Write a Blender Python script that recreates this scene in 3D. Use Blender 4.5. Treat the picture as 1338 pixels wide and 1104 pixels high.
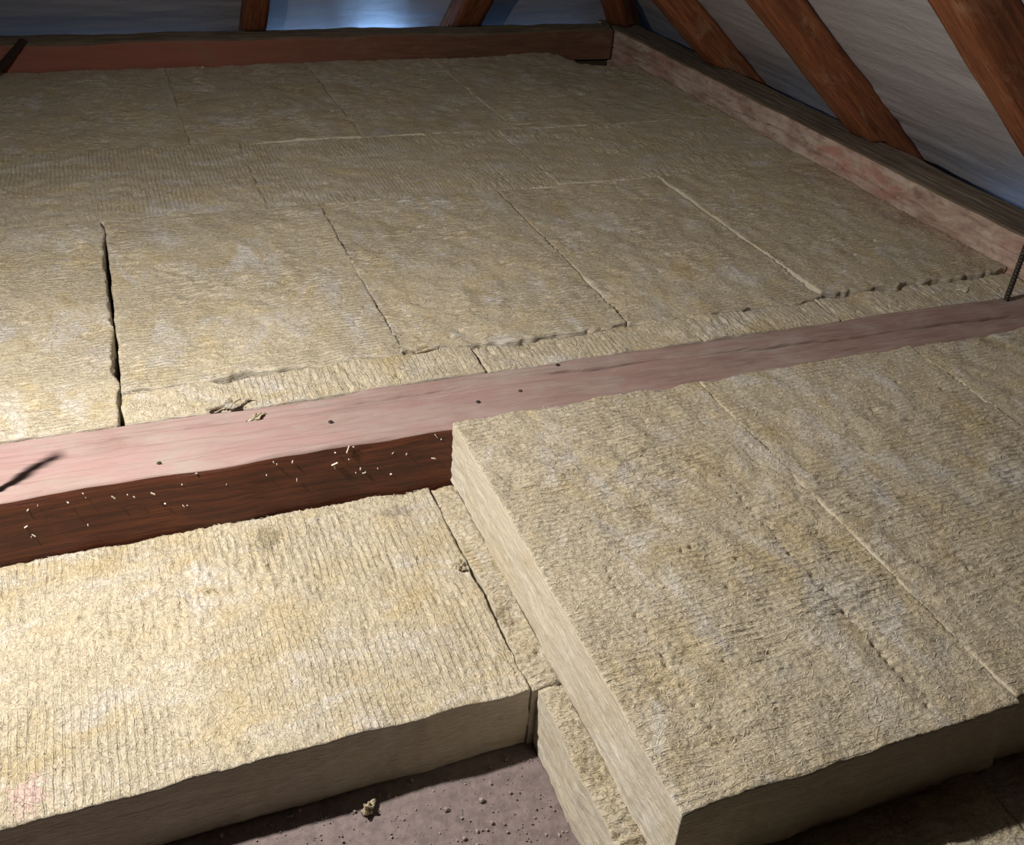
import bpy, math
import numpy as np
from mathutils import Matrix, Vector

for o in list(bpy.data.objects):
    bpy.data.objects.remove(o, do_unlink=True)
SC = bpy.context.scene
COL = SC.collection

# ------------------------------------------------------------------ camera
cam_data = bpy.data.cameras.new('camera')
cam_data.sensor_width = 36.0
cam_data.lens = 36.0 * 1277.456 / 1338.0
cam_data.clip_start = 0.02
cam = bpy.data.objects.new('camera', cam_data)
COL.objects.link(cam)
RIGHT = (0.932356, -0.357262, 0.055457)
UP = (0.154064, 0.531371, 0.833012)
BACK = (-0.327072, -0.76812, 0.550469)
cam.matrix_world = Matrix(((RIGHT[0], UP[0], BACK[0], 0.0),
                           (RIGHT[1], UP[1], BACK[1], 0.0),
                           (RIGHT[2], UP[2], BACK[2], 1.15),
                           (0, 0, 0, 1)))
SC.camera = cam

# ------------------------------------------------------------------ world and light
world = bpy.data.worlds.new('outside_sky')
SC.world = world
world.use_nodes = True
bg = world.node_tree.nodes['Background']
bg.inputs['Color'].default_value = (0.32, 0.52, 1.0, 1)
bg.inputs['Strength'].default_value = 0.03

def area_lamp(name, loc, size, target, power):
    d = bpy.data.lights.new(name, 'AREA')
    d.shape = 'RECTANGLE'; d.size = size[0]; d.size_y = size[1]
    d.energy = power; d.color = (0.30, 0.56, 1.0)
    o = bpy.data.objects.new(name, d); COL.objects.link(o); o.location = loc
    o.rotation_euler = (Vector(target) - Vector(loc)).to_track_quat('-Z', 'Y').to_euler()
    return o

# LED work light hanging off to the left of the frame, aimed down across the insulation
lamp = area_lamp('work_lamp_light', (-0.62, 1.40, 1.28), (0.06, 0.06), (0.44, 1.40, 0.0), 55.0)
lamp.data.color = (1.0, 0.94, 0.86)
# daylight rising through the open eaves behind the two wall plates
RX = math.radians
def eave_far(x0, x1, power):
    d = area_lamp('eaves_daylight', ((x0 + x1) / 2, 5.04, -0.07), (x1 - x0, 0.08), ((x0 + x1) / 2, 5.02, 0.3), power)
    d.rotation_euler = (RX(180), 0, 0)
def eave_right(y0, y1, power):
    d = area_lamp('eaves_daylight', (2.755, (y0 + y1) / 2, -0.07), (0.07, y1 - y0), (2.8, 0, 0.3), power)
    d.rotation_euler = (RX(180), 0, 0)
eave_far(-0.6, 0.5, 0.08)
eave_far(0.72, 1.08, 0.20)
eave_far(1.17, 1.42, 0.75)
eave_far(1.8, 2.45, 0.07)
eave_right(1.0, 2.45, 0.32)
eave_right(2.95, 3.8, 0.02)

SC.view_settings.view_transform = 'Standard'
SC.view_settings.look = 'None'
SC.view_settings.gamma = 1.0
SC.view_settings.exposure = 0.0
SC.view_settings.use_curve_mapping = False

# ------------------------------------------------------------------ materials
class NT:
    def __init__(s, name):
        s.m = bpy.data.materials.new(name); s.m.use_nodes = True
        s.t = s.m.node_tree; s.t.nodes.clear()
        s.out = s.n('ShaderNodeOutputMaterial')
        s.b = s.n('ShaderNodeBsdfPrincipled')
        s.l(s.b.outputs[0], s.out.inputs[0])
    def n(s, kind, **kw):
        x = s.t.nodes.new(kind)
        for k, v in kw.items(): setattr(x, k, v)
        return x
    def l(s, a, b): s.t.links.new(a, b)
    def val(s, sock, v):
        if hasattr(v, 'is_output'): s.l(v, sock)
        else: sock.default_value = v
    def math(s, op, a, b=0.0, clamp=False):
        x = s.n('ShaderNodeMath', operation=op, use_clamp=clamp)
        s.val(x.inputs[0], a); s.val(x.inputs[1], b); return x.outputs[0]
    def cmix(s, f, a, b, blend='MIX'):
        x = s.n('ShaderNodeMix', data_type='RGBA', blend_type=blend)
        s.val(x.inputs[0], f); s.val(x.inputs[6], a); s.val(x.inputs[7], b)
        return x.outputs[2]
    def coords(s, scale=(1, 1, 1), rnd=True):
        tc = s.n('ShaderNodeTexCoord'); v = tc.outputs['Object']
        if rnd:
            oi = s.n('ShaderNodeObjectInfo')
            a = s.n('ShaderNodeVectorMath', operation='ADD')
            m = s.math('MULTIPLY', oi.outputs['Random'], 37.0)
            cx = s.n('ShaderNodeCombineXYZ'); s.l(m, cx.inputs[0]); s.l(m, cx.inputs[1]); s.l(m, cx.inputs[2])
            s.l(v, a.inputs[0]); s.l(cx.outputs[0], a.inputs[1]); v = a.outputs[0]
        return v
    def scaled(s, v, sc):
        x = s.n('ShaderNodeVectorMath', operation='MULTIPLY'); s.l(v, x.inputs[0]); x.inputs[1].default_value = sc
        return x.outputs[0]
    def noise(s, v, scale, detail=4, rough=0.55, dist=0.0):
        x = s.n('ShaderNodeTexNoise'); s.l(v, x.inputs['Vector'])
        x.inputs['Scale'].default_value = scale; x.inputs['Detail'].default_value = detail
        x.inputs['Roughness'].default_value = rough; x.inputs['Distortion'].default_value = dist
        return x.outputs['Fac']
    def ramp(s, f, lo, hi):
        x = s.n('ShaderNodeMapRange', clamp=True); s.l(f, x.inputs[0])
        x.inputs[1].default_value = lo; x.inputs[2].default_value = hi
        return x.outputs[0]
    def bump(s, h, dist, strength=1.0, prev=None):
        x = s.n('ShaderNodeBump'); s.l(h, x.inputs['Height'])
        x.inputs['Distance'].default_value = dist; x.inputs['Strength'].default_value = strength
        if prev is not None: s.l(prev, x.inputs['Normal'])
        return x.outputs[0]

def rgb(r, g, b): return (r, g, b, 1)

def wool_material(name, ribs=1.0, cut=False, tan=(0.60, 0.535, 0.41), pale=(0.70, 0.68, 0.655), ochre=(0.58, 0.475, 0.285), stain=None, marks=()):
    """local Y is the long side of the slab; the crimp ribs run along local X"""
    k = NT(name)
    v = k.coords()
    patch = k.ramp(k.noise(k.scaled(v, (1.7, 0.8, 1)), 6.5, 5, 0.62, 0.7), 0.53, 0.68)
    och = k.ramp(k.noise(k.scaled(v, (1.3, 0.9, 1)), 7.5, 5, 0.65, 0.4), 0.49, 0.70)
    fib = k.noise(k.scaled(v, (0.35, 0.35, 2.2) if cut else (0.6, 1.3, 1.0)), 100.0, 4, 0.62, 0.5 if cut else 1.4)
    fib2 = k.noise(k.scaled(v, (0.5, 0.5, 1.8) if cut else (1.2, 0.9, 1.0)), 260.0, 3, 0.6, 1.0)
    cr = k.noise(v, 26.0, 3, 0.55, 1.8)
    crease = k.ramp(k.math('ABSOLUTE', k.math('SUBTRACT', cr, 0.5)), 0.0, 0.022)
    cr2 = k.noise(k.scaled(v, (0.7, 1.3, 1)), 60.0, 2, 0.5, 1.2)
    crease2 = k.ramp(k.math('ABSOLUTE', k.math('SUBTRACT', cr2, 0.5)), 0.0, 0.03)
    c = k.cmix(och, rgb(*tan), rgb(*ochre))
    c = k.cmix(k.math('MULTIPLY', patch, 0.85), c, rgb(*pale))
    f = k.ramp(fib, 0.36, 0.66)
    c = k.cmix(k.math('MULTIPLY', k.math('SUBTRACT', 1.0, f), 0.38), c, rgb(0.38, 0.30, 0.18))
    c = k.cmix(k.math('MULTIPLY', k.ramp(fib2, 0.56, 0.75), 0.45), c, rgb(0.80, 0.75, 0.64))
    if stain:
        sx = k.n('ShaderNodeSeparateXYZ'); tc = k.n('ShaderNodeTexCoord'); k.l(tc.outputs['Object'], sx.inputs[0])
        st = k.math('MULTIPLY', k.ramp(k.noise(v, 9.0, 4, 0.6, 0.5), 0.35, 0.60), k.ramp(sx.outputs[0], 0.14, 0.32))
        c = k.cmix(k.math('MULTIPLY', st, 0.7), c, rgb(*stain))
    for mx, my, ra, rb, mc in marks:
        tc = k.n('ShaderNodeTexCoord'); mp = k.n('ShaderNodeVectorMath', operation='SUBTRACT'); k.l(tc.outputs['Object'], mp.inputs[0]); mp.inputs[1].default_value = (mx, my, 0.14)
        ml = k.n('ShaderNodeVectorMath', operation='MULTIPLY'); k.l(mp.outputs[0], ml.inputs[0]); ml.inputs[1].default_value = (1 / ra, 1 / rb, 0)
        ln = k.n('ShaderNodeVectorMath', operation='LENGTH'); k.l(ml.outputs[0], ln.inputs[0])
        w = k.math('ADD', ln.outputs['Value'], k.math('MULTIPLY', k.math('SUBTRACT', k.noise(v, 55.0, 4, 0.7, 0.6), 0.5), 3.2))
        c = k.cmix(k.math('MULTIPLY', k.math('SUBTRACT', 1.0, k.ramp(w, 0.55, 1.0)), 0.6), c, rgb(*mc))
    # crimp ribs
    wv = k.n('ShaderNodeTexWave', wave_type='BANDS', bands_direction='Y', wave_profile='SIN')
    k.l(v, wv.inputs['Vector'])
    wv.inputs['Scale'].default_value = 24.0
    wv.inputs['Distortion'].default_value = 3.2
    wv.inputs['Detail'].default_value = 3.0
    wv.inputs['Detail Scale'].default_value = 0.55
    wv.inputs['Detail Roughness'].default_value = 0.62
    rib = k.ramp(wv.outputs['Fac'], 0.0, 0.30)
    mask = k.ramp(k.noise(v, 4.2, 3, 0.5), 0.38, 0.60)
    ribh = k.math('MULTIPLY', k.math('SUBTRACT', 1.0, rib), k.math('MULTIPLY', mask, -1.0))
    k.l(c, k.b.inputs['Base Color'])
    k.b.inputs['Roughness'].default_value = 0.92
    k.b.inputs['Specular IOR Level'].default_value = 0.25
    b = k.bump(ribh, 0.0038 * ribs, 1.0)
    b = k.bump(crease, 0.0 if cut else 0.0012, 1.0, b)
    b = k.bump(crease2, 0.0 if cut else 0.0009, 1.0, b)
    b = k.bump(fib, 0.0040 if cut else 0.0048, 1.0, b)
    b = k.bump(fib2, 0.0016, 1.0, b)
    k.l(b, k.b.inputs['Normal'])
    return k.m

def wood_material(name, base, dark, dust=None, dust_amt=0.0, paint=None, paint_amt=0.0, rough=0.75, grain=1.0, spec=0.3, fade=None, mottle=None):
    """grain runs along local X"""
    k = NT(name)
    v = k.coords()
    g = k.noise(k.scaled(v, (0.06, 1, 1)), 90.0, 5, 0.65, 0.8)
    g2 = k.noise(k.scaled(v, (0.15, 1, 1)), 22.0, 4, 0.6, 0.6)
    c = k.cmix(k.ramp(g, 0.35, 0.68), rgb(*dark), rgb(*base))
    c = k.cmix(k.math('MULTIPLY', k.ramp(g2, 0.45, 0.70), 0.5), c, rgb(*dark))
    if paint:
        p = k.ramp(k.noise(k.scaled(v, (0.5, 1, 1)), 6.0, 5, 0.62, 0.4), 0.5 - paint_amt * 0.35, 0.72 - paint_amt * 0.35)
        if fade:                             # the red stain thins out along the beam
            sx = k.n('ShaderNodeSeparateXYZ'); tc = k.n('ShaderNodeTexCoord'); k.l(tc.outputs['Object'], sx.inputs[0])
            p = k.math('MULTIPLY', p, k.math('SUBTRACT', 1.0, k.ramp(sx.outputs[0], fade[0], fade[1])))
        c = k.cmix(k.math('MULTIPLY', p, 0.9), c, rgb(*paint))
    if dust:
        d = k.ramp(k.noise(k.scaled(v, (0.4, 1, 1)), 14.0, 6, 0.7, 0.5), 0.62 - dust_amt * 0.4, 0.85 - dust_amt * 0.4)
        c = k.cmix(k.math('MULTIPLY', d, 0.85), c, rgb(*dust))
    if mottle:
        mo = k.ramp(k.noise(k.scaled(v, (0.6, 1, 1)), 24.0, 5, 0.7, 0.8), 0.53, 0.66)
        c = k.cmix(k.math('MULTIPLY', mo, 0.55), c, rgb(*mottle))
    k.l(c, k.b.inputs['Base Color'])
    k.b.inputs['Roughness'].default_value = rough
    k.b.inputs['Specular IOR Level'].default_value = spec
    b = k.bump(g, 0.0018 * grain, 1.0)
    fine = k.noise(k.scaled(v, (0.25, 1, 1)), 240.0, 3, 0.6)
    b = k.bump(fine, 0.0006 * grain, 1.0, b)
    k.l(b, k.b.inputs['Normal'])
    return k.m

def plain_material(name, col, rough=0.8, metal=0.0, spec=0.3, var=0.25, scale=40.0, bumpd=0.0008):
    k = NT(name)
    v = k.coords()
    n = k.noise(v, scale, 5, 0.65, 0.3)
    dk = tuple(x * (1 - var) for x in col); lt = tuple(min(1, x * (1 + var)) for x in col)
    k.l(k.cmix(k.ramp(n, 0.3, 0.7), rgb(*dk), rgb(*lt)), k.b.inputs['Base Color'])
    k.b.inputs['Roughness'].default_value = rough; k.b.inputs['Metallic'].default_value = metal
    k.b.inputs['Specular IOR Level'].default_value = spec
    k.l(k.bump(n, bumpd, 1.0), k.b.inputs['Normal'])
    return k.m

def membrane_material(name):
    """woven roofing underlay; local X runs along the eaves, local Y up the slope"""
    k = NT(name)
    v = k.coords()
    big = k.noise(k.scaled(v, (0.35, 1.0, 1)), 3.5, 4, 0.6, 0.5)
    wr = k.noise(k.scaled(v, (0.16, 1.0, 1)), 14.0, 4, 0.55, 0.8)
    c = k.cmix(k.ramp(big, 0.35, 0.7), rgb(0.40, 0.385, 0.41), rgb(0.48, 0.465, 0.485))
    wx = k.n('ShaderNodeTexWave', wave_type='BANDS', bands_direction='X'); k.l(v, wx.inputs[0]); wx.inputs['Scale'].default_value = 90.0
    wy = k.n('ShaderNodeTexWave', wave_type='BANDS', bands_direction='Y'); k.l(v, wy.inputs[0]); wy.inputs['Scale'].default_value = 90.0
    k.l(c, k.b.inputs['Base Color'])
    k.b.inputs['Roughness'].default_value = 0.26
    k.b.inputs['Specular IOR Level'].default_value = 0.5
    b = k.bump(wr, 0.0028, 1.0)
    b = k.bump(k.noise(k.scaled(v, (0.28, 1.0, 1)), 46.0, 4, 0.6, 0.8), 0.0030, 1.0, b)
    b = k.bump(k.math('ADD', wx.outputs['Fac'], wy.outputs['Fac']), 0.0003, 1.0, b)
    k.l(b, k.b.inputs['Normal'])
    return k.m

M = {}
M['wool'] = wool_material('stone_wool')
M['wool_cut'] = wool_material('stone_wool_cut_edge', ribs=0.0, cut=True, tan=(0.62, 0.57, 0.47), pale=(0.70, 0.67, 0.60), ochre=(0.58, 0.51, 0.38))
M['wool_pink'] = wool_material('stone_wool_stained', stain=(0.40, 0.26, 0.21))
M['wool_marked'] = wool_material('stone_wool_marked', marks=[(0.220, -0.148, 0.050, 0.026, (0.20, 0.17, 0.11)), (0.232, -0.418, 0.020, 0.050, (0.26, 0.23, 0.19)), (-0.255, 0.275, 0.04, 0.03, (0.68, 0.46, 0.45))])
M['fibre'] = plain_material('wool_fibre', (0.68, 0.60, 0.45), 0.9, var=0.22, scale=30, bumpd=0.0)
M['tie_top'] = wood_material('tie_beam_dusty_red_top', (0.32, 0.22, 0.195), (0.22, 0.145, 0.125), dust=(0.33, 0.275, 0.245), dust_amt=0.45, paint=(0.35, 0.228, 0.218), paint_amt=0.55, rough=0.85, fade=(-0.6, 0.9))
M['tie_side'] = wood_material('tie_beam_dark_side', (0.145, 0.040, 0.016), (0.050, 0.014, 0.007), rough=0.5, grain=1.2, spec=0.4)
M['far_front'] = wood_material('far_plate_red_front', (0.17, 0.085, 0.048), (0.10, 0.05, 0.03), dust=(0.20, 0.13, 0.09), dust_amt=0.20, paint=(0.27, 0.10, 0.072), paint_amt=0.8, rough=0.85, fade=(-0.2, 1.0))
M['dusty_top'] = wood_material('plate_dusty_top', (0.125, 0.095, 0.066), (0.09, 0.068, 0.048), dust=(0.15, 0.12, 0.088), dust_amt=0.6, rough=0.95, grain=0.4)
M['right_front'] = wood_material('right_plate_weathered_face', (0.40, 0.30, 0.25), (0.24, 0.15, 0.12), dust=(0.52, 0.44, 0.37), dust_amt=0.50, paint=(0.40, 0.19, 0.16), paint_amt=0.15, rough=0.9, grain=1.8, mottle=(0.16, 0.10, 0.075))
M['rafter'] = wood_material('rafter_brown', (0.31, 0.108, 0.044), (0.12, 0.039, 0.017), dust=(0.36, 0.23, 0.14), dust_amt=0.16, rough=0.7, grain=1.2)
M['membrane'] = membrane_material('roof_underlay')
M['floor'] = plain_material('dusty_floor', (0.19, 0.152, 0.148), 0.95, var=0.25, scale=60, bumpd=0.004)
M['grit'] = plain_material('pale_grit', (0.30, 0.25, 0.235), 0.95, var=0.3, scale=20)
M['iron'] = plain_material('dark_iron', (0.05, 0.042, 0.036), 0.55, metal=0.6, var=0.4, scale=120)
M['chip'] = plain_material('pale_chip', (0.62, 0.57, 0.47), 0.9, var=0.2)
M['fleck'] = plain_material('white_fleck', (0.60, 0.55, 0.48), 0.9, var=0.1)
M['shadow_bar'] = wood_material('dark_shadow_bar', (0.045, 0.026, 0.018), (0.022, 0.013, 0.010), rough=0.9)  # near-black tone for the bar that stands in for a shadow
M['shell'] = plain_material('dark_low_bounce', (0.05, 0.035, 0.025), 0.8, var=0.1, scale=5)  # made very dark so the unseen shell bounces little light

# ------------------------------------------------------------------ helpers
def rng_of(seed): return np.random.default_rng(seed)

def field(shape, d, length, rng):
    """smooth random field, std 1; length = correlation lengths in metres per axis"""
    w = rng.standard_normal(shape)
    f = np.fft.rfft2(w)
    k0 = np.fft.fftfreq(shape[0], d[0])[:, None] * 2 * np.pi
    k1 = np.fft.rfftfreq(shape[1], d[1])[None, :] * 2 * np.pi
    f *= np.exp(-0.5 * ((k0 * length[0]) ** 2 + (k1 * length[1]) ** 2) * 0.5)
    r = np.fft.irfft2(f, shape)
    return (r - r.mean()) / (r.std() + 1e-9)

def line(n, d, length, rng):
    return field((n, 8), (d, 1.0), (length, 0.0), rng)[:, 0]

def tag(o, label=None, cat=None, group=None, kind=None):
    if label: o['label'] = label
    if cat: o['category'] = cat
    if group: o['group'] = group
    if kind: o['kind'] = kind
    return o

def mesh_object(name, verts, faces, mats, midx=None, smooth=True, parent=None, loc=(0, 0, 0), rz=0.0):
    me = bpy.data.meshes.new(name)
    verts = np.asarray(verts, dtype=np.float32)
    if isinstance(faces, np.ndarray):
        nf, k = faces.shape
        me.vertices.add(len(verts)); me.vertices.foreach_set('co', verts.ravel())
        me.loops.add(nf * k); me.loops.foreach_set('vertex_index', faces.astype(np.int32).ravel())
        me.polygons.add(nf)
        me.polygons.foreach_set('loop_start', np.arange(0, nf * k, k, dtype=np.int32))
        me.update(calc_edges=True)
    else:
        me.from_pydata([tuple(map(float, p)) for p in verts], [], faces)
    for m in (mats if isinstance(mats, (list, tuple)) else [mats]): me.materials.append(m)
    if midx is not None: me.polygons.foreach_set('material_index', np.asarray(midx, dtype=np.int32))
    me.polygons.foreach_set('use_smooth', np.full(len(me.polygons), smooth, dtype=bool))
    me.validate(); me.update()
    o = bpy.data.objects.new(name, me); COL.objects.link(o)
    o.location = loc; o.rotation_euler = (0, 0, rz)
    if parent is not None: o.parent = parent
    return o

def block_geometry(sx, sy, sz, rx, ry, nz, top, edge_out, side_noise):
    """A box with a height-field top, ragged edges and relief on its sides.
    Local origin at the centre of the base. Returns verts, quads, group (0 top, 1 sides, 2 bottom), X, Y, Z of top."""
    nx = max(2, int(round(sx / rx)) + 1); ny = max(2, int(round(sy / ry)) + 1)
    x = np.linspace(-sx / 2, sx / 2, nx); y = np.linspace(-sy / 2, sy / 2, ny)
    X, Y = np.meshgrid(x, y, indexing='ij')
    Z = sz + top(X, Y, (nx, ny), (sx / (nx - 1), sy / (ny - 1)))
    # ragged outline: edge_out gives outward shift for the left, right, front, back edge
    l, r, f, b = edge_out(nx, ny, sx / (nx - 1), sy / (ny - 1))
    fall = 0.02
    Xo = X + r[None, :] * np.exp(-(sx / 2 - X) / fall) - l[None, :] * np.exp(-(X + sx / 2) / fall)
    Yo = Y + b[:, None] * np.exp(-(sy / 2 - Y) / fall) - f[:, None] * np.exp(-(Y + sy / 2) / fall)
    verts = [np.stack([Xo, Yo, Z], -1).reshape(-1, 3)]
    idx = np.arange(nx * ny).reshape(nx, ny)
    q = np.stack([idx[:-1, :-1], idx[1:, :-1], idx[1:, 1:], idx[:-1, 1:]], -1).reshape(-1, 4)
    faces = [q]; grp = [np.zeros(len(q), int)]
    # perimeter, counter clockwise seen from above
    per = np.concatenate([idx[:-1, 0], idx[-1, :-1], idx[1:, -1][::-1], idx[0, 1:][::-1]])
    nrm = np.concatenate([np.tile([0, -1.0], (nx - 1, 1)), np.tile([1.0, 0], (ny - 1, 1)), np.tile([0, 1.0], (nx - 1, 1)), np.tile([-1.0, 0], (ny - 1, 1))])
    c = [0, nx - 1, nx - 1 + ny - 1, 2 * (nx - 1) + ny - 1]
    for i in c:
        nrm[i] = (nrm[i] + nrm[i - 1]); nrm[i] /= np.linalg.norm(nrm[i])
    P0 = verts[0][per]; n = len(per)
    dn = side_noise(n, nz + 1)
    rings = [per]; base = nx * ny
    for k in range(1, nz + 1):
        t = k / nz
        p = P0.copy()
        p[:, :2] += nrm * dn[:, k][:, None]
        p[:, 2] = P0[:, 2] * (1 - t)
        verts.append(p); rings.append(np.arange(base, base + n)); base += n
    for k in range(nz):
        a, bb = rings[k], rings[k + 1]
        q = np.stack([a, bb, np.roll(bb, -1), np.roll(a, -1)], -1)
        faces.append(q); grp.append(np.ones(len(q), int))
    V = np.concatenate(verts)
    # bottom: four vertices of the lowest ring would be non planar, so use a plain quad at the base
    lo = rings[-1]
    q = np.array([[lo[c[0]], lo[c[3]], lo[c[2]], lo[c[1]]]])
    faces.append(q); grp.append(np.full(1, 2))
    return V, np.concatenate(faces), np.concatenate(grp), X, Y, Z

# ------------------------------------------------------------------ structure
def slope_sheet(name, along, up, origin, n0, n1, res, mat, seed, amp):
    rng = rng_of(seed)
    a = np.linspace(0, along[3], n0); b = np.linspace(0, up[3], n1)
    A, B = np.meshgrid(a, b, indexing='ij')
    d = (a[1], b[1])
    h = amp * field((n0, n1), d, (0.25, 0.05), rng) + amp * 0.5 * field((n0, n1), d, (0.10, 0.018), rng)
    V = np.stack([A, B, h], -1).reshape(-1, 3)
    idx = np.arange(n0 * n1).reshape(n0, n1)
    q = np.stack([idx[:-1, :-1], idx[1:, :-1], idx[1:, 1:], idx[:-1, 1:]], -1).reshape(-1, 4)
    o = mesh_object(name, V, q, mat)
    ax = Vector(along[:3]); ux = Vector(up[:3]); nx = ax.cross(ux)
    o.matrix_world = Matrix(((ax[0], ux[0], nx[0], origin[0]), (ax[1], ux[1], nx[1], origin[1]), (ax[2], ux[2], nx[2], origin[2]), (0, 0, 0, 1)))
    o['kind'] = 'structure'
    return o

PITCH = math.radians(40.0)
CP, SP, TP = math.cos(PITCH), math.sin(PITCH), math.tan(PITCH)
RD = 0.125                                   # rafter depth
FLOOR_Z = -0.285

# floor of the attic under the insulation
def floor_build():
    rng = rng_of(5)
    n0, n1 = 230, 150
    x = np.linspace(-4.1, 3.2, n0); y = np.linspace(-1.5, 5.2, n1)
    X, Y = np.meshgrid(x, y, indexing='ij')
    h = 0.0012 * field((n0, n1), (x[1] - x[0], y[1] - y[0]), (0.05, 0.05), rng)
    V = np.stack([X, Y, h], -1).reshape(-1, 3)
    idx = np.arange(n0 * n1).reshape(n0, n1)
    q = np.stack([idx[:-1, :-1], idx[1:, :-1], idx[1:, 1:], idx[:-1, 1:]], -1).reshape(-1, 4)
    o = mesh_object('floor', V, q, M['floor'], loc=(0, 0, FLOOR_Z))
    o['kind'] = 'structure'
floor_build()

# roof underlay: right slope, far hip slope; unseen left slope kept dark against bounce
zoff = 0.11 + RD / CP
mr0 = 2.53 + 0.42                            # lower edge of the right sheet in x
slope_sheet('ceiling', (0, 1, 0, 4.3), (-CP, 0, SP, 4.6), (mr0, 0.9, zoff - 0.42 * TP), 260, 420, 0, M['membrane'], 11, 0.0014)
mf0 = 4.80 + 0.42
slope_sheet('ceiling.001', (-1, 0, 0, 7.4), (0, -CP, SP, 4.4), (3.3, mf0, zoff - 0.42 * TP), 260, 380, 0, M['membrane'], 12, 0.0022)

slope_sheet('ceiling.002', (0, 1, 0, 6.8), (CP, 0, SP, 4.6), (-4.05, -1.5, zoff - 0.42 * TP), 40, 30, 0, M['shell'], 13, 0.003)
slope_sheet('ceiling.003', (0, 1, 0, 2.4), (-CP, 0, SP, 4.6), (mr0, -1.5, zoff - 0.42 * TP), 20, 40, 0, M['shell'], 14, 0.002)  # unseen stretch of the right slope, darkened to cut bounce onto slab fronts
def wall_back():
    V = [(-4.1, 0, FLOOR_Z), (3.2, 0, FLOOR_Z), (3.2, 0, 3.2), (-4.1, 0, 3.2), (-4.1, -0.05, FLOOR_Z), (3.2, -0.05, FLOOR_Z), (3.2, -0.05, 3.2), (-4.1, -0.05, 3.2)]
    F = [(0, 3, 2, 1), (4, 5, 6, 7), (0, 1, 5, 4), (3, 7, 6, 2), (0, 4, 7, 3), (1, 2, 6, 5)]
    o = mesh_object('wall_back', V, F, M['shell'], smooth=False, loc=(0, -1.5, 0)); o['kind'] = 'structure'
wall_back()
def wall_far():
    x0, x1, y0, y1, z0, z1 = -1.4, 2.42, 4.745, 4.835, FLOOR_Z, -0.037
    V = [(x, y, z) for z in (z0, z1) for y in (y0, y1) for x in (x0, x1)]
    F = [(0, 2, 3, 1), (4, 5, 7, 6), (0, 1, 5, 4), (2, 6, 7, 3), (0, 4, 6, 2), (1, 3, 7, 5)]
    o = mesh_object('wall_far', V, F, M['shell'], smooth=False); o['kind'] = 'structure'
wall_far()

# ------------------------------------------------------------------ timber
def timber(name, length, width, height, mats, seed, loc, rz, cracks=(), rough=0.0015, wane=0.004, bow=0.0, nz=10, rl=0.012, rw=0.004, parent=None, side_amp=0.0018, groove=None):
    """Beam along local X. mats = (top, sides). cracks = [(x0, y0, x1, y1, width, depth)] on the top in local coords."""
    rng = rng_of(seed)
    def top(X, Y, sh, d):
        h = rough * field(sh, d, (0.10, 0.006), rng) + 0.0007 * field(sh, d, (0.03, 0.003), rng)
        e = np.minimum(width / 2 - np.abs(Y), 0.02)
        h -= wane * np.clip(1 - e / 0.008, 0, 1) ** 2
        for (x0, y0, x1, y1, w, dep) in cracks:
            t = np.clip((X - x0) / (x1 - x0), 0, 1)
            yc = y0 + (y1 - y0) * t + 0.0025 * np.sin(X * 21 + x0 * 9) + 0.001 * np.sin(X * 77)
            env = np.clip(np.minimum(X - x0, x1 - X) / 0.10, 0, 1) * (0.55 + 0.45 * np.sin(X * 13 + y0 * 50))
            h -= dep * np.clip(env, 0, 1) * np.exp(-((Y - yc) / w) ** 2)
        return h
    def edge(nx, ny, dx, dy):
        e = lambda n, dd, a: a * line(n, dd, 0.06, rng)
        return e(ny, dy, 0.001), e(ny, dy, 0.001), e(nx, dx, 0.0022) + bow, e(nx, dx, 0.0022)
    def side(n, m):
        d = side_amp * field((n, m), (rl, height / m), (0.10, 0.008), rng) * np.linspace(0, 1, m)[None, :] ** 0.3
        if groove:                            # long drying crack on the back side of the beam
            nx = int(round(length / rl)); ny = int(round(width / rw))
            a = nx + ny; w = line(nx, rl, 0.25, rng)
            for i in range(4, nx - 4):
                lv = int(round((height - groove - 0.012 * w[i]) / (height / (m - 1))))
                op = np.clip(0.7 + 0.6 * math.sin(i * 0.045 + 1.0), 0, 1)
                d[a + i, lv] -= 0.035 * op; d[a + i, lv - 1] += 0.003 * op
        return d
    V, F, G, *_ = block_geometry(length, width, height, rl, rw, nz, top, edge, side)
    return mesh_object(name, V, F, list(mats), np.minimum(G, 1), loc=loc, rz=rz, parent=parent)

# tie beam crossing the attic
TBX0, TBX1 = -1.30, 2.405
TBL = TBX1 - TBX0; TBC = (TBX0 + TBX1) / 2
tie = timber('tie_beam', TBL, 0.196, 0.275, (M['tie_top'], M['tie_side']), 21, (TBC, 1.72, -0.275), 0.0, rw=0.0024,
             cracks=[(0.80 - TBC, 0.055, 1.45 - TBC, 0.030, 0.0030, 0.055), (1.25 - TBC, 0.030, 1.72 - TBC, 0.008, 0.0028, 0.05),
                     (1.66 - TBC, 0.012, 2.22 - TBC, 0.000, 0.0036, 0.06), (1.45 - TBC, -0.03, 1.75 - TBC, -0.045, 0.0022, 0.022),
                     (0.30 - TBC, 0.045, 0.85 - TBC, 0.060, 0.0022, 0.018), (-0.3 - TBC, 0.06, 0.2 - TBC, 0.05, 0.0022, 0.012)])
tag(tie, 'reddish pink dusted tie beam with dark brown side crossing the middle of the attic', 'beam', kind='thing')

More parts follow.
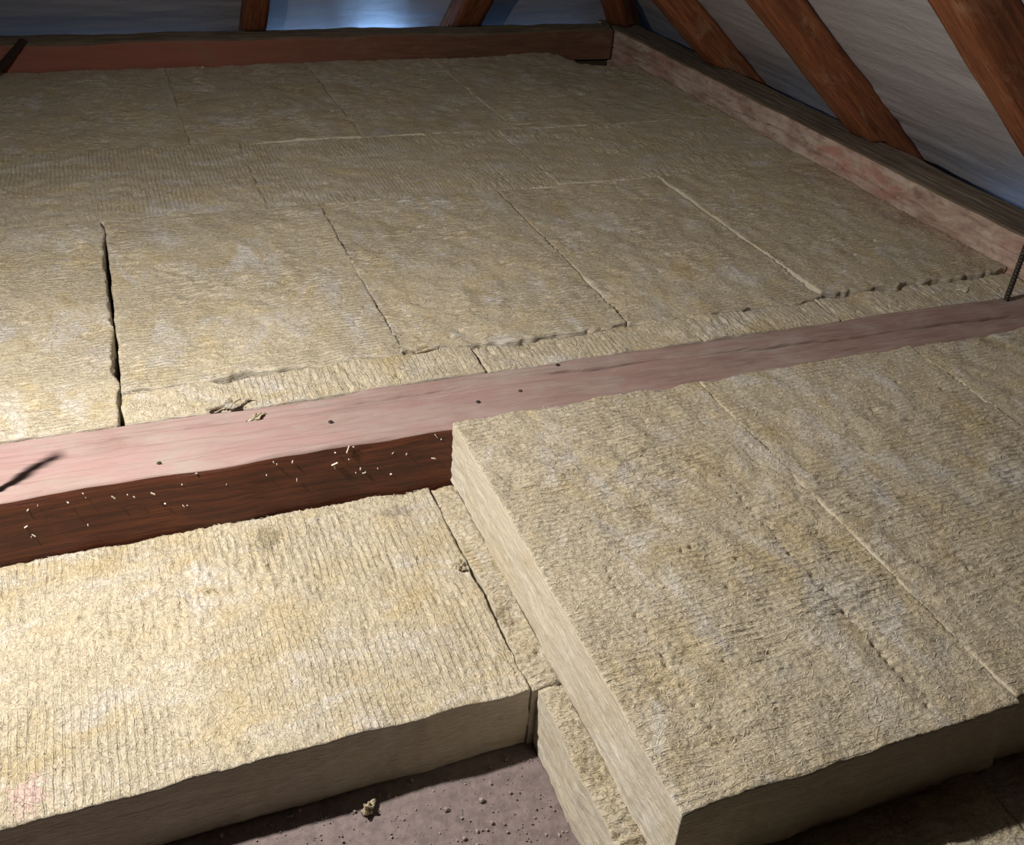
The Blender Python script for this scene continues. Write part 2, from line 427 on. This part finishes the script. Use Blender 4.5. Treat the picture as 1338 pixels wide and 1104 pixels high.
far = timber('wall_plate', 3.72, 0.145, 0.145, (M['dusty_top'], M['far_front']), 22, (0.556, 4.765, -0.035), 0.0, rough=0.003, wane=0.008, nz=12)
tag(far, 'red-brown wall plate beam along the far end of the attic', 'beam', kind='thing')
right = timber('wall_plate', 5.60, 0.175, 0.39, (M['dusty_top'], M['right_front']), 23, (2.512, 2.10, -0.28), math.pi / 2, rough=0.001, wane=0.006, nz=64, side_amp=0.0035, groove=0.315,
               cracks=[(-2.0, -0.03, 0.5, 0.02, 0.003, 0.01)])
tag(right, 'weathered pale wall plate beam under the right-hand rafters', 'beam', kind='thing')

def rafter(name, label, kind, pos, width, seed, length, group):
    """kind 'right': runs in the x-z plane at y = pos; kind 'far': runs in the y-z plane at x = pos.
    Built in a local frame: local X up the slope, local Y across, local Z out of the roof."""
    rng = rng_of(seed)
    nl = int(length / 0.02) + 1
    s = np.linspace(-0.34, length, nl)
    ny, nzz = 6, 7
    ring = []
    for j in range(ny): ring.append((-0.5 + j / (ny - 1), 0.0))
    for j in range(1, nzz): ring.append((0.5, j / (nzz - 1)))
    for j in range(1, ny): ring.append((0.5 - j / (ny - 1), 1.0))
    for j in range(1, nzz - 1): ring.append((-0.5, 1 - j / (nzz - 1)))
    ring = np.array(ring); n = len(ring)
    d1 = 0.0025 * field((nl, n), (0.02, 0.02), (0.12, 0.012), rng)
    cen = ring - np.array([0, 0.5]); cen = cen / np.linalg.norm(cen, axis=1)[:, None]
    corner = (np.abs(np.abs(ring[:, 0]) - 0.5) < 1e-6) & ((ring[:, 1] < 1e-6) | (ring[:, 1] > 1 - 1e-6))
    wob = 0.004 * line(nl, 0.02, 0.3, rng)
    V = np.zeros((nl, n, 3))
    V[:, :, 0] = s[:, None]
    sh = np.where(corner, -0.005, 0.0)
    V[:, :, 1] = ring[:, 0] * width + cen[:, 0] * (d1 + sh) + wob[:, None]
    V[:, :, 2] = ring[:, 1] * RD + cen[:, 1] * (d1 + sh)
    V[:, :, 2] = np.clip(V[:, :, 2], -0.01, RD - 0.001)
    # birdsmouth: seat cut level on the plate, tail running out behind it
    hx = 0.088 if kind == 'hip' else 0.085
    out = -V[:, :, 0] * CP + V[:, :, 2] * SP          # horizontal run outwards from the seat
    zz = V[:, :, 0] * SP + V[:, :, 2] * CP
    zz = np.where(out < hx, np.maximum(zz, 0.0), zz)
    V[:, :, 0] = zz * SP - out * CP
    V[:, :, 2] = zz * CP + out * SP
    idx = np.arange(nl * n).reshape(nl, n)
    a, b = idx[:-1], idx[1:]
    q = np.stack([a, b, np.roll(b, -1, 1), np.roll(a, -1, 1)], -1).reshape(-1, 4)
    faces = [tuple(f[::-1]) for f in q.tolist()] + [tuple(range(n)), tuple(int(v) for v in idx[-1][::-1])]
    o = mesh_object(name, V.reshape(-1, 3), faces, M['rafter'])
    if kind == 'right':
        ex, ey, ez = Vector((-CP, 0, SP)), Vector((0, -1, 0)), Vector((SP, 0, CP)); org = (2.53, pos, 0.1125)
    elif kind == 'far':
        ex, ey, ez = Vector((0, -CP, SP)), Vector((1, 0, 0)), Vector((0, SP, CP)); org = (pos, 4.80, 0.1125)
    else:
        h = math.sqrt(0.5)
        ex, ey, ez = Vector((-h * CP, -h * CP, SP)), Vector((h, -h, 0)), Vector((h * SP, h * SP, CP)); org = (2.47, 4.74, 0.1125)
    o.matrix_world = Matrix(((ex[0], ey[0], ez[0], org[0]), (ex[1], ey[1], ez[1], org[1]), (ex[2], ey[2], ez[2], org[2]), (0, 0, 0, 1)))
    return tag(o, label, 'rafter', group)

GR = 'rafters on the right roof slope'; GF = 'rafters on the far roof slope'
rafter('rafter', 'orange-brown rafter cut off by the top right corner', 'right', 1.805, 0.115, 31, 3.6, GR)
rafter('rafter', 'middle rafter on the right slope, between two pale strips of underlay', 'right', 2.875, 0.125, 32, 2.35, GR)
rafter('rafter', 'dark shadowed rafter nearest the far right corner on the right slope', 'right', 3.935, 0.12, 33, 1.0, GR)
rafter('rafter', 'short upright-looking rafter standing on the red part of the far beam', 'far', 0.645, 0.10, 34, 2.3, GF)
rafter('rafter', 'dark leaning rafter right of the bright blue daylight patch on the far slope', 'far', 1.665, 0.145, 35, 1.0, GF)
rafter('rafter', 'very dark hip rafter rising from the far right corner of the plates', 'hip', 0, 0.12, 36, 3.2, None)

# ------------------------------------------------------------------ insulation slabs
SLABS = []
def slab(label, x0, x1, y0, y1, z1, thick=0.14, along='y', res=0.005, seed=0, ragged=(0.0012,) * 4, lip=(0, 0, 0, 0), fibres=4000,
         dips=(), tilt=(0, 0), mat='wool', group=None, relief=1.0, category='insulation slab', name='insulation_slab'):
    """along: which world axis the long side (local Y) follows. ragged, lip: world left, right, front, back."""
    sx, sy = x1 - x0, y1 - y0
    cx, cy = (x0 + x1) / 2, (y0 + y1) / 2
    rot = 0.0
    L, R_, F_, B_ = range(4)
    if along == 'x':
        rot = math.pi / 2                       # local x -> world y ; local y -> world -x
        sx, sy = sy, sx
        # local left (-x) = world front ; local right = world back ; local front (-y) = world right ; local back = world left
        order = (F_, B_, R_, L)
    else:
        order = (L, R_, F_, B_)
    rg = [ragged[i] for i in order]; lp = [lip[i] for i in order]
    def tolocal(px, py):
        px -= cx; py -= cy
        return (py, -px) if along == 'x' else (px, py)
    rng = rng_of(seed)
    dips = list(dips) + [(rng.uniform(x0 + 0.03, x1 - 0.03), rng.uniform(y0 + 0.02, y1 - 0.02), rng.uniform(0.004, 0.007), rng.uniform(0.005, 0.011)) for _ in range(6)]
    def top(X, Y, sh, d):
        h = 0.0013 * field(sh, d, (0.16, 0.16), rng)
        h += relief * 0.0016 * field(sh, d, (0.022, 0.030), rng)
        m = np.clip(0.5 + 0.6 * field(sh, d, (0.06, 0.06), rng), 0.1, 1.4)
        h += relief * 0.0012 * m * field(sh, d, (0.016, 0.0035), rng)
        h += relief * 0.0006 * field(sh, d, (0.003, 0.003), rng)
        dl, dr, df, db = X + sx / 2, sx / 2 - X, Y + sy / 2, sy / 2 - Y
        for dd, lpv in ((dl, lp[0]), (dr, lp[1]), (df, lp[2]), (db, lp[3])):
            r = 0.006
            h -= 0.0016 * np.clip(1 - dd / r, 0, 1) ** 2
            if lpv: h += 0.40 * lpv * np.exp(-(dd / 0.010) ** 2) * np.clip(0.6 + 0.5 * field(sh, d, (0.02, 0.02), rng), 0, 2)
        for (px, py, rad, dep) in dips:
            lx, ly = tolocal(px, py)
            h -= dep * np.exp(-(((X - lx) ** 2 + (Y - ly) ** 2) / rad ** 2))
        wx, wy = (-Y, X) if along == 'x' else (X, Y)
        h += tilt[0] * wx + tilt[1] * wy
        return np.maximum(h, 0.012 - thick)
    def edge(nx, ny, dx, dy):
        e = lambda n, dd, a: a * (0.95 * line(n, dd, 0.035, rng) + 0.30 * line(n, dd, 0.010, rng))
        return e(ny, dy, rg[0]), e(ny, dy, rg[1]), e(nx, dx, rg[2]), e(nx, dx, rg[3])
    nz = max(6, int(thick / max(res, 0.006)))
    def side(n, m):
        return (0.0009 * field((n, m), (res, thick / m), (0.05, 0.006), rng) + 0.0005 * field((n, m), (res, thick / m), (0.006, 0.004), rng)) * np.clip(np.linspace(0, 3, m), 0, 1)[None, :]
    V, Fc, G, X, Y, Z = block_geometry(sx, sy, thick, res, res, nz, top, edge, side)
    o = mesh_object(name, V, Fc, [M[mat], M['wool_cut']], np.minimum(G, 1), loc=(cx, cy, z1 - thick), rz=rot)
    tag(o, label, category, group, 'thing')
    if fibres:
        n = int(fibres * sx * sy)
        nx, ny = Z.shape
        px = rng.uniform(-sx / 2 + 0.003, sx / 2 - 0.003, n); py = rng.uniform(-sy / 2 + 0.003, sy / 2 - 0.003, n)
        ang = rng.normal(0, 0.75, n); ln = rng.gamma(3.0, 0.0032, n) + 0.003
        cur = rng.normal(0, 0.6, n)
        K = 5
        t = np.linspace(-0.5, 0.5, K)[None, :]
        a = ang[:, None] + cur[:, None] * t
        ux = np.cos(a); uy = np.sin(a)
        cxp = px[:, None] + np.cumsum(ux, 1) * (ln / K)[:, None]; cyp = py[:, None] + np.cumsum(uy, 1) * (ln / K)[:, None]
        cxp = np.clip(cxp, -sx / 2 + 0.001, sx / 2 - 0.001); cyp = np.clip(cyp, -sy / 2 + 0.001, sy / 2 - 0.001)
        ii = np.clip(((cxp + sx / 2) / sx * (nx - 1)).round().astype(int), 0, nx - 1)
        jj = np.clip(((cyp + sy / 2) / sy * (ny - 1)).round().astype(int), 0, ny - 1)
        zz = Z[ii, jj]
        zz = 0.5 * zz + 0.5 * zz.mean(1, keepdims=True)
        lift = rng.uniform(0.0002, 0.0016, n)[:, None] + rng.uniform(-0.001, 0.0025, n)[:, None] * (t + 0.5) ** 2
        zz = zz + lift
        w = (rng.uniform(0.00015, 0.00042, n)[:, None] * (res / 0.004) ** 0.7) * (1 - (2 * t) ** 4 * 0.7)
        A = np.stack([cxp - uy * w, cyp + ux * w, zz], -1); B = np.stack([cxp + uy * w, cyp - ux * w, zz + 0.0002], -1)
        VV = np.stack([A, B], 2).reshape(-1, 3)
        base = (np.arange(n) * K * 2)[:, None]
        kk = np.arange(K - 1)[None, :] * 2
        q = np.stack([base + kk, base + kk + 1, base + kk + 3, base + kk + 2], -1).reshape(-1, 4)
        fo = mesh_object('loose_fibres', VV, q, M['fibre'], parent=o)
        fo['kind'] = 'stuff'
    SLABS.append(o)
    return o

T = 0.003
def pits(x, y0, y1, n, seed, horizontal=False):
    r = rng_of(seed); out = []
    for i in range(n):
        t = (i + r.uniform(-0.3, 0.3)) / n
        if r.random() < 0.25: continue
        p = y0 + (y1 - y0) * t
        out.append((p, x + r.normal(0, 0.002), 0.0042, r.uniform(0.004, 0.010)) if horizontal else (x + r.normal(0, 0.002), p, 0.0042, r.uniform(0.004, 0.010)))
    return out

# ---- far bay, behind the tie beam
GFAR = 'slabs in the far bay'
slab('insulation slab left of the long dark gap at the left edge', -0.72, -0.094, 1.823, 2.93, 0.004, seed=101, ragged=(.001, .0035, .001, .001), group=GFAR)
slab('insulation slab right of the long dark gap, behind the pink beam', -0.084, 0.5430, 1.958, 2.93, 0.002, seed=102, ragged=(.002, .001, .005, .001), group=GFAR)
slab('flat insulation slab with pale grey patches, between the left gap slab and the yellowish one', 0.5405, 1.1375, 1.952, 2.93, 0.000, seed=103, ragged=(.001, .0015, .006, .002), lip=(.002, 0, .002, 0), group=GFAR)
slab('yellowish insulation slab outlined by dark seams, right of centre in the far bay', 1.141, 1.742, 1.950, 2.934, -0.002, seed=104, ragged=(.0015, .001, .005, .002), lip=(0, .003, .003, 0), group=GFAR)
slab('insulation slab right of the straight pale seam, against the weathered plate', 1.745, 2.419, 1.972, 2.934, 0.002, seed=105, ragged=(.001, .001, .006, .001), lip=(.004, 0, 0, 0), mat='wool_pink', group=GFAR)
GST = 'narrow strips behind the tie beam'
slab('narrow insulation strip behind the left part of the pink beam', -0.084, 0.700, 1.823, 1.946, 0.000, along='x', seed=111, ragged=(.002, .002, .001, .0075), lip=(0, 0, 0, .003), group=GST, thick=0.13, category='insulation strip', name='insulation_strip')
slab('narrow pale insulation strip behind the cracked middle of the tie beam', 0.710, 1.700, 1.823, 1.935, -0.001, along='x', seed=112, ragged=(.002, .002, .001, .007), lip=(0, 0, 0, .002), group=GST, thick=0.13, category='insulation strip', name='insulation_strip')
slab('narrow insulation strip at the right end, beside the upright rod', 1.704, 2.415, 1.823, 1.950, -0.004, along='x', seed=113, ragged=(.002, .002, .001, .006), group=GST, thick=0.13, category='insulation strip', name='insulation_strip')
slab('insulation slab at the left edge in the third row, lying crosswise', -0.620, 0.3855, 2.928, 3.586, 0.000, along='x', res=0.006, seed=121, lip=(0, .003, 0, .003), fibres=2500, group=GFAR)
slab('crosswise insulation slab between two pale slanting seams in the third row', 0.3835, 1.3685, 2.928, 3.562, -0.001, along='x', res=0.006, seed=122, lip=(.002, .003, 0, .001), fibres=2500, group=GFAR)
slab('crosswise insulation slab in the third row, against the right plate', 1.3665, 2.419, 2.938, 3.545, 0.000, along='x', res=0.006, seed=123, lip=(.003, 0, .001, 0), fibres=2500, group=GFAR)
GB = 'slabs in the back row'
slab('back row insulation slab at the left edge, under the red end of the far beam', -0.55, 0.2245, 3.584, 4.688, -0.003, res=0.007, seed=131, ragged=(.001, .002, .001, .001), lip=(0, 0, .004, 0), fibres=1800, group=GB)
slab('back row insulation slab below the short upright-looking rafter', 0.2230, 0.8415, 3.583, 4.688, -0.003, res=0.007, seed=132, ragged=(.002, .001, .001, .002), lip=(0, 0, .004, 0), fibres=1800, group=GB)
slab('back row insulation slab below the brown middle of the far beam', 0.8395, 1.4425, 3.559, 4.688, -0.002, res=0.007, seed=133, fibres=1800, group=GB)
slab('back row insulation slab whose far corner sinks into a dark hole by the corner', 1.4405, 2.419, 3.543, 4.660, 0.001, res=0.007, seed=134, fibres=1800, dips=[(2.33, 4.67, 0.125, 0.30), (1.95, 4.66, 0.16, -0.018)], group=GB)

# ---- near bay, lower layer
GN = 'slabs of the lower layer in the near bay'
slab('brightly lit insulation slab lying crosswise at lower left, below the dark beam side', -0.505, 0.503, 1.027, 1.618, -0.142, along='x', res=0.0034, seed=141, ragged=(.001, .0012, .0009, .001), thick=0.14, mat='wool_marked', fibres=9000,
     dips=pits(1.430, -0.20, 0.10, 24, 1, True) + pits(1.405, 0.1, 0.45, 22, 2, True), group=GN, relief=1.1)
slab('lower insulation slab showing as a crumbly strip beside the small tuft', 0.508, 1.115, 1.026, 1.612, -0.144, res=0.0036, seed=142, ragged=(.0025, .001, .002, .001), fibres=6000, group=GN, relief=1.8)
slab('lower insulation slab with a lit cut side at bottom centre', 0.514, 1.117, 0.43, 1.020, -0.142, res=0.0036, seed=143, ragged=(.0025, .001, .001, .002), fibres=6000, group=GN, relief=1.8)
slab('lower insulation slab peeking out lit at the bottom right corner', 1.121, 1.72, 0.41, 1.020, -0.142, res=0.005, seed=144, ragged=(.002,) * 4, fibres=6000, group=GN, relief=1.6)
# ---- near bay, upper layer
GU = 'slabs of the upper layer in the near bay'
slab('large insulation slab in the right foreground with its left side lit and front in shadow', 0.556, 1.1435, 0.640, 1.616, 0.020, thick=0.155, res=0.0034, seed=151, ragged=(.0012, .001, .0014, .003), lip=(0, .0006, 0, .002), fibres=8000,
     dips=pits(1.002, 0.66, 1.30, 34, 3) + pits(0.665, 0.70, 1.15, 20, 4), tilt=(0.008, 0.0), group=GU)
slab('upper insulation slab right of the pale straight seam in the near bay', 1.1415, 1.742, 0.648, 1.612, 0.0248, thick=0.1595, res=0.0042, seed=152, ragged=(.001, .001, .002, .003), lip=(.0006, .001, 0, .002), fibres=7000, tilt=(0.008, 0.0), group=GU)
slab('upper insulation slab at the far right edge of the near bay', 1.7405, 2.38, 0.66, 1.610, 0.028, thick=0.163, res=0.006, seed=153, ragged=(.001, .001, .002, .003), lip=(.001, 0, 0, .002), fibres=4000, group=GU)

# ------------------------------------------------------------------ small things
def ico(sub):
    t = (1 + 5 ** 0.5) / 2
    v = [(-1, t, 0), (1, t, 0), (-1, -t, 0), (1, -t, 0), (0, -1, t), (0, 1, t), (0, -1, -t), (0, 1, -t), (t, 0, -1), (t, 0, 1), (-t, 0, -1), (-t, 0, 1)]
    f = [(0, 11, 5), (0, 5, 1), (0, 1, 7), (0, 7, 10), (0, 10, 11), (1, 5, 9), (5, 11, 4), (11, 10, 2), (10, 7, 6), (7, 1, 8), (3, 9, 4), (3, 4, 2), (3, 2, 6), (3, 6, 8), (3, 8, 9), (4, 9, 5), (2, 4, 11), (6, 2, 10), (8, 6, 7), (9, 8, 1)]
    v = [np.array(p, float) / np.linalg.norm(p) for p in v]
    for _ in range(sub):
        cache = {}; nf = []
        def mid(a, b):
            k = (min(a, b), max(a, b))
            if k not in cache:
                p = v[a] + v[b]; v.append(p / np.linalg.norm(p)); cache[k] = len(v) - 1
            return cache[k]
        for a, b, c in f:
            ab, bc, ca = mid(a, b), mid(b, c), mid(c, a)
            nf += [(a, ab, ca), (b, bc, ab), (c, ca, bc), (ab, bc, ca)]
        f = nf
    return np.array(v), f

def crumb(name, label, cat, loc, size, seed, mat, rz=0.0, spike=0.35, parent=None, group=None):
    """irregular torn lump: sphere pushed around by a few random waves, flattened underneath"""
    r = rng_of(seed); v, f = ico(3)
    d = np.ones(len(v))
    for _ in range(14):
        k = r.normal(0, 3.2, 3); d += spike * 0.28 * np.sin(v @ k + r.uniform(0, 6.28))
    d += r.normal(0, 0.05, len(v))
    p = v * np.clip(d, 0.25, 2)[:, None] * np.array(size)
    p[:, 2] = np.maximum(p[:, 2], -size[2] * 0.45); p[:, 2] -= p[:, 2].min()
    o = mesh_object(name, p, f, mat, loc=loc, rz=rz, smooth=False, parent=parent)
    if cat: tag(o, label, cat, group)
    return o

tu = crumb('wool_tuft', 'torn wool tuft at the back edge of the pink beam', 'tuft', (0.128, 1.832, -0.002), (0.030, 0.010, 0.010), 201, M['wool'], 0.25, 0.6)
tu = crumb('wool_tuft', 'small torn wool tuft lying on the pink top of the tie beam', 'tuft', (0.170, 1.768, 0.0005), (0.016, 0.008, 0.007), 202, M['wool'], 0.5, 0.6)
crumb('wool_tuft', 'wool tuft sticking up at the right edge of the lower left slab', 'tuft', (0.486, 1.352, -0.143), (0.009, 0.012, 0.010), 203, M['wool'], 0.3, 0.5)
crumb('wool_tuft', 'loose wool tuft on the bare floor at the bottom', 'tuft', (0.208, 0.982, FLOOR_Z), (0.011, 0.009, 0.013), 204, M['wool'], 0.3, 0.6)
crumb('wool_tuft', 'ragged wool tuft on the seam above the left half of the tie beam', 'tuft', (0.60, 1.945, -0.003), (0.040, 0.009, 0.009), 205, M['wool'], 0.1, 0.6)
crumb('wool_tuft', 'ragged wool tuft on the strip behind the cracked part of the tie beam', 'tuft', (1.03, 1.925, -0.004), (0.026, 0.010, 0.008), 206, M['wool'], 0.2, 0.6)
crumb('wool_chip', 'pale chip lying beside the upright rod at the right', 'chip', (2.19, 1.905, -0.008), (0.022, 0.016, 0.004), 207, M['chip'], 0.4, 0.4)

# nails in the tie beam
def nail(x, y, seed):
    r = rng_of(seed); n = 12; V = []; F = []
    prof = [(0.0012, -0.012), (0.0014, 0.0008), (0.0045, 0.0012), (0.0050, 0.0022), (0.0036, 0.0036)]
    for rad, z in prof:
        for i in range(n):
            a = 2 * math.pi * i / n; V.append((rad * math.cos(a), rad * math.sin(a), z))
    for k in range(len(prof) - 1):
        for i in range(n):
            j = (i + 1) % n; F.append((k * n + i, k * n + j, (k + 1) * n + j, (k + 1) * n + i))
    F.append(tuple(range((len(prof) - 1) * n, len(prof) * n)))
    o = mesh_object('nail', V, F, M['iron'], parent=tie)
    o.location = (x - TBC, y - 1.72, 0.275); o.rotation_euler = (r.normal(0, 0.15), r.normal(0, 0.15), 0)
for i, (x, y) in enumerate([(0.874, 1.802), (0.746, 1.716), (0.316, 1.711), (0.64, 1.70), (-0.03, 1.66)]): nail(x, y, 300 + i)

# pale flecks of wool on the beam's dark side, too small to count
def flecks():
    r = rng_of(77); V = []; F = []
    for _ in range(46):
        x = r.uniform(-0.40, 0.53); z = 0.275 - abs(r.normal(0.02, 0.045)) - 0.004
        if z < 0.15: continue
        l = r.gamma(1.4, 0.0012) + 0.0005; w = r.uniform(0.0003, 0.0007); a = r.uniform(0, 3.14)
        dx, dz = math.cos(a), math.sin(a); b = len(V)
        y = -0.098 - 0.0035
        for s, t, e in ((-1, -1, 0), (1, -1, 0), (1, 1, 0), (-1, 1, 0), (-1, -1, 1), (1, -1, 1), (1, 1, 1), (-1, 1, 1)):
            V.append((x - TBC + dx * l * s - dz * w * t, y - 0.0015 + 0.004 * e, z + dz * l * s + dx * w * t))
        F += [(b, b + 1, b + 2, b + 3), (b + 4, b + 7, b + 6, b + 5), (b, b + 4, b + 5, b + 1), (b + 1, b + 5, b + 6, b + 2), (b + 2, b + 6, b + 7, b + 3), (b + 3, b + 7, b + 4, b)]
    o = mesh_object('wool_flecks', V, F, M['fleck'], parent=tie, smooth=False); o['kind'] = 'stuff'
flecks()

# grit on the bare floor
def grit():
    r = rng_of(78); v, f = ico(0); V = []; F = []
    for _ in range(2600):
        x, y = r.uniform(-0.5, 0.52), r.uniform(0.45, 1.02); s = r.gamma(1.3, 0.0006) + 0.0006
        b = len(V); q = v * s * r.uniform(0.6, 1.4, 3)
        for p in q: V.append((x + p[0], y + p[1], p[2] + s * 0.4))
        F += [(a + b, c + b, d + b) for a, c, d in f]
    o = mesh_object('floor_grit', V, F, M['grit'], loc=(0, 0, FLOOR_Z + 0.001), smooth=False)
    tag(o, 'fine crumbs of grit scattered over the bare dusty floor', 'grit', kind='stuff')
grit()

# threaded rods standing in the tie beam
def threaded_rod(label, loc, h, rad, lean, seed):
    n = 14; pitch = 0.010; V = []; F = []
    steps = int(h / (pitch / 4))
    for k in range(steps + 1):
        z = k * pitch / 4
        rr = rad * (1.0, 0.88, 0.76, 0.88)[k % 4]
        for i in range(n):
            a = 2 * math.pi * i / n; V.append((rr * math.cos(a) + lean[0] * z, rr * math.sin(a) + lean[1] * z, z))
    for k in range(steps):
        for i in range(n):
            j = (i + 1) % n; F.append((k * n + i, k * n + j, (k + 1) * n + j, (k + 1) * n + i))
    F.append(tuple(range(steps * n, steps * n + n))); F.append(tuple(reversed(range(n))))
    o = mesh_object('threaded_rod', V, F, M['iron'], loc=loc, smooth=False)
    return tag(o, label, 'rod', 'threaded rods in the tie beam')
threaded_rod('dark upright rod standing in the tie beam at the right edge', (2.25, 1.80, 0.0), 0.34, 0.0085, (0.0, 0.0), 1)
threaded_rod('upright threaded rod just off the left edge, its ribbed shadow on the pink beam', (-0.335, 1.640, 0.0), 0.38, 0.009, (0.0, 0.0), 2)

# dark bar added in place of a slanting brace shadow on the far plate
def shadow_bar():
    a = Vector((-0.455, 4.60, 0.0)); b = Vector((-0.315, 4.700, 0.118)); d = (b - a); L = d.length; d.normalize()
    s = d.cross(Vector((0, 0, 1))).normalized(); u = s.cross(d); r = rng_of(9); V = []; F = []
    w, t = 0.016, 0.007; n = 14
    for k in range(n):
        c = a + d * (L * k / (n - 1))
        for sx, sz in ((-1, 0), (1, 0), (1, 2), (-1, 2)):
            V.append(tuple(c + s * (sx * w * (1 + r.normal(0, 0.06))) + u * (sz * t * (1 + r.normal(0, 0.06)))))
    for k in range(n - 1):
        for i in range(4):
            j = (i + 1) % 4; F.append((k * 4 + i, k * 4 + j, k * 4 + 4 + j, k * 4 + 4 + i))
    F += [(3, 2, 1, 0), tuple(range(4 * n - 4, 4 * n))]
    o = mesh_object('brace_shadow_bar', V, F, M['shadow_bar'], smooth=False)
    tag(o, 'dark thin bar standing in for a shadow on the far beam at the top left edge', 'shadow_bar')
shadow_bar()
